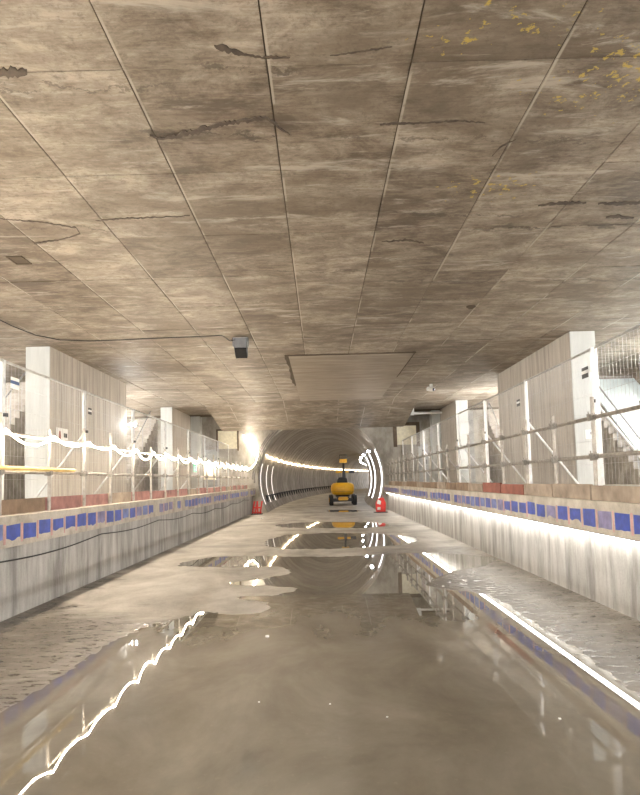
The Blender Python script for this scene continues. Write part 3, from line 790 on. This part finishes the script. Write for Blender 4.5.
part('turntable', MB().tube([(0, 1.1, .50), (0, 1.1, .62)], .42, 24), 'dark_metal', bl)
hood = MB(); ns = 28
lev = [(.60, .50), (.66, .62), (.82, .68), (1.02, .69), (1.18, .66), (1.28, .56), (1.32, .35)]
for z, r in lev:
    for k in range(ns):
        a = 2 * PI * k / ns
        ca, sa = math.cos(a), math.sin(a)
        e = lambda v: math.copysign(abs(v) ** 0.55, v)
        hood.v.append((r * e(ca), 0.85 + 1.05 * r * e(sa), z))
for i in range(len(lev) - 1):
    for k in range(ns):
        l = (k + 1) % ns
        hood.f.append((i * ns + k, i * ns + l, (i + 1) * ns + l, (i + 1) * ns + k))
hood.f.append(tuple(range(ns))); hood.f.append(tuple((len(lev) - 1) * ns + k for k in range(ns)))
hood.smooth = True
hd = part('hood', hood, 'lift_yellow', bl)
part('vent', MB().box(-.30, .30, 0.10, 0.14, .86, .98), 'lift_yellow', hd, 0.01)
part('seam', MB().box(-.66, .66, 0.118, 0.15, .80, .81), 'dark_metal', hd)
part('engine_cover', MB().prism([(-.32, .45, 1.30), (.30, .45, 1.30), (.26, .45, 1.55), (.10, .45, 1.64), (-.2, .45, 1.62), (-.30, .45, 1.48)], (0, .5, 0)), 'black_rubber', bl, 0.03)
part('boom_post', MB().box(.02, .20, .8, 1.0, 1.3, 2.05), 'dark_metal', bl)
part('lower_boom', MB().box(-.36, .66, 0.85, 0.98, 1.88, 2.0), 'lift_yellow', bl, 0.01)
part('boom_end', MB().box(.40, .72, 0.80, 1.02, 1.86, 2.02), 'dark_metal', bl)
part('upper_boom', MB().prism([(.04, .9, 2.0), (.16, .9, 2.0), (.16, 1.1, 2.55), (.04, 1.1, 2.55)], (0, .14, 0)), 'dark_metal', bl)
bk = part('basket', MB().box(-.12, .30, .7, 1.3, 2.48, 2.66).box(-.14, .32, .68, .71, 2.66, 2.70), 'lift_yellow', bl)
bt = MB()
for (xx, yy) in ((-.12, .7), (.30, .7), (-.12, 1.3), (.30, 1.3)): bt.tube([(xx, yy, 2.6), (xx, yy, 2.95)], .014, 5)
bt.tube([(-.12, .7, 2.95), (.30, .7, 2.95), (.30, 1.3, 2.95), (-.12, 1.3, 2.95)], .014, 5, True)
part('basket_rail', bt, 'dark_metal', bk)

# ================================================================== RED ITEMS BY THE TUNNEL MOUTH
q = on_z(253.5, 514.5, 0)
rb = thing('folded_barrier', 'red folded barrier leaning at the foot of the shaded trackway wall', 'barrier', (-3.02, q.y, 0))
for k, (x0, x1) in enumerate(((-.22, -.12), (-.10, .02), (.03, .0), (.14, .22))):
    part('red_board', MB().prism([(x0, .02 * k, .02), (x0 + .06, .02 * k, .02), (x1 + .07, .02 * k + .1, .60), (x1, .02 * k + .1, .60)], (0, .03, 0)), 'barrier_red', rb)
part('cross_bar', MB().box(-.20, .24, -.02, 0.0, .05, .12).box(-.16, .2, -.02, 0.0, .28, .34), 'barrier_red', rb)
part('foot', MB().box(-.25, .28, -.12, .22, 0, .03), 'black_rubber', rb)
q = on_z(381, 512.5, 0)
rw = thing('traffic_barrier', 'red and white plastic barrier at the foot of the lit trackway wall', 'barrier', (min(q.x, 2.72), q.y, 0), 0.15)
part('body', MB().prism([(-.20, 0, .03), (.22, 0, .03), (.24, .0, .42), (.14, 0, .66), (-.10, 0, .62), (-.22, 0, .42)], (0, .14, 0)), 'barrier_red', rw, 0.02)
part('white_band', MB().prism([(-.18, -.012, .40), (-.02, -.012, .34), (.02, -.012, .50), (-.12, -.012, .58)], (0, .012, 0)), 'white_paint', rw)
part('white_patch', MB().box(-.16, -.02, -.012, 0.0, .12, .24), 'white_paint', rw)
part('handle', MB().tube([(-.06, .07, .60), (-.03, .07, .72), (.06, .07, .74), (.1, .07, .63)], .018, 6), 'barrier_red', rw)
part('foot', MB().box(-.28, .28, -.12, .26, 0, .03), 'black_rubber', rw)

# ================================================================== WATER ON THE TRACK BED
def puddle(pix, label, amp=0.06, z=0.004):
    P = [on_z(px, py, 0) for px, py in pix]
    out = []
    for i in range(len(P)):
        a, b = P[i], P[(i + 1) % len(P)]
        n = max(2, int((b - a).length / 0.07))
        nn = min(n, 60)
        for k in range(nn):
            t = k / nn; p = a.lerp(b, t)
            s_ = amp if 0 < k else amp * .5
            out.append((max(-3.45, min(WARR - 0.05, p.x + random.uniform(-s_, s_) * .8)), p.y + random.uniform(-s_, s_), 0.0005))
    return tag(link('puddle', MB().prism(out, (0, 0, z)).mesh('puddle', 'shallow_water')), label, 'puddle')
main = [(-60, 795 + 160), (-60, 752), (0, 716), (40, 690), (75, 668), (108, 645), (128, 636), (150, 625), (180, 619), (206, 612),
        (232, 615), (262, 613), (271, 607), (268, 603), (240, 599), (237, 597), (272, 596), (296, 591), (297, 588), (268, 586), (235, 585.5),
        (229, 583), (262, 579), (290, 574), (291, 570), (278, 566.5), (240, 567), (205, 567), (178, 566), (182, 562.5), (215, 557), (262, 556), (300, 557), (330, 557),
        (360, 556), (400, 553.5), (440, 553), (470, 555), (500, 558), (486, 565), (456, 571), (438, 577), (425, 585), (446, 590), (472, 592), (492, 597), (510, 605), (528, 618), (552, 634), (585, 655),
        (612, 676), (645, 702), (720, 760), (740, 955)]
puddle(main, 'wide sheet of still muddy water mirroring fences and lights', 0.05)
puddle([(268, 540), (285, 535), (330, 533), (372, 533.5), (415, 537), (418, 541), (400, 545), (370, 547), (330, 549), (285, 549), (266, 546)], 'oval puddle beyond the wide sheet of water', 0.08, 0.003)
puddle([(276, 525), (300, 522.5), (340, 522), (385, 523), (391, 526), (360, 528), (310, 528), (282, 527.5)], 'narrow puddle before the tunnel mouth', 0.12, 0.003)
puddle([(327, 510.3), (345, 509.8), (360, 510.2), (361, 511.6), (344, 512.2), (328, 511.8)], 'small dark puddle on the threshold behind the boom lift', 0.1, 0.003)
# white crumbs of debris lying in the shallow water
for (px, py, r) in ((267.5, 637.5, .022), (443, 587, .02), (262, 519, .05), (283, 519.5, .045), (259, 703, .008), (560, 720, .01), (387, 718, .008), (330, 705, .007)):
    q = on_z(px, py, 0)
    mb = MB(); n = 7
    mb.prism([(r * random.uniform(.6, 1.2) * math.cos(2 * PI * k / n), r * random.uniform(.5, 1) * math.sin(2 * PI * k / n), 0) for k in range(n)], (0, 0, r * .7))
    tag(link('debris_crumb', mb.mesh('debris_crumb', 'white_paint'), None, (q.x, q.y, 0.0046)), 'pale crumb of debris lying on the wet track bed', 'debris', 'crumbs on the track bed')
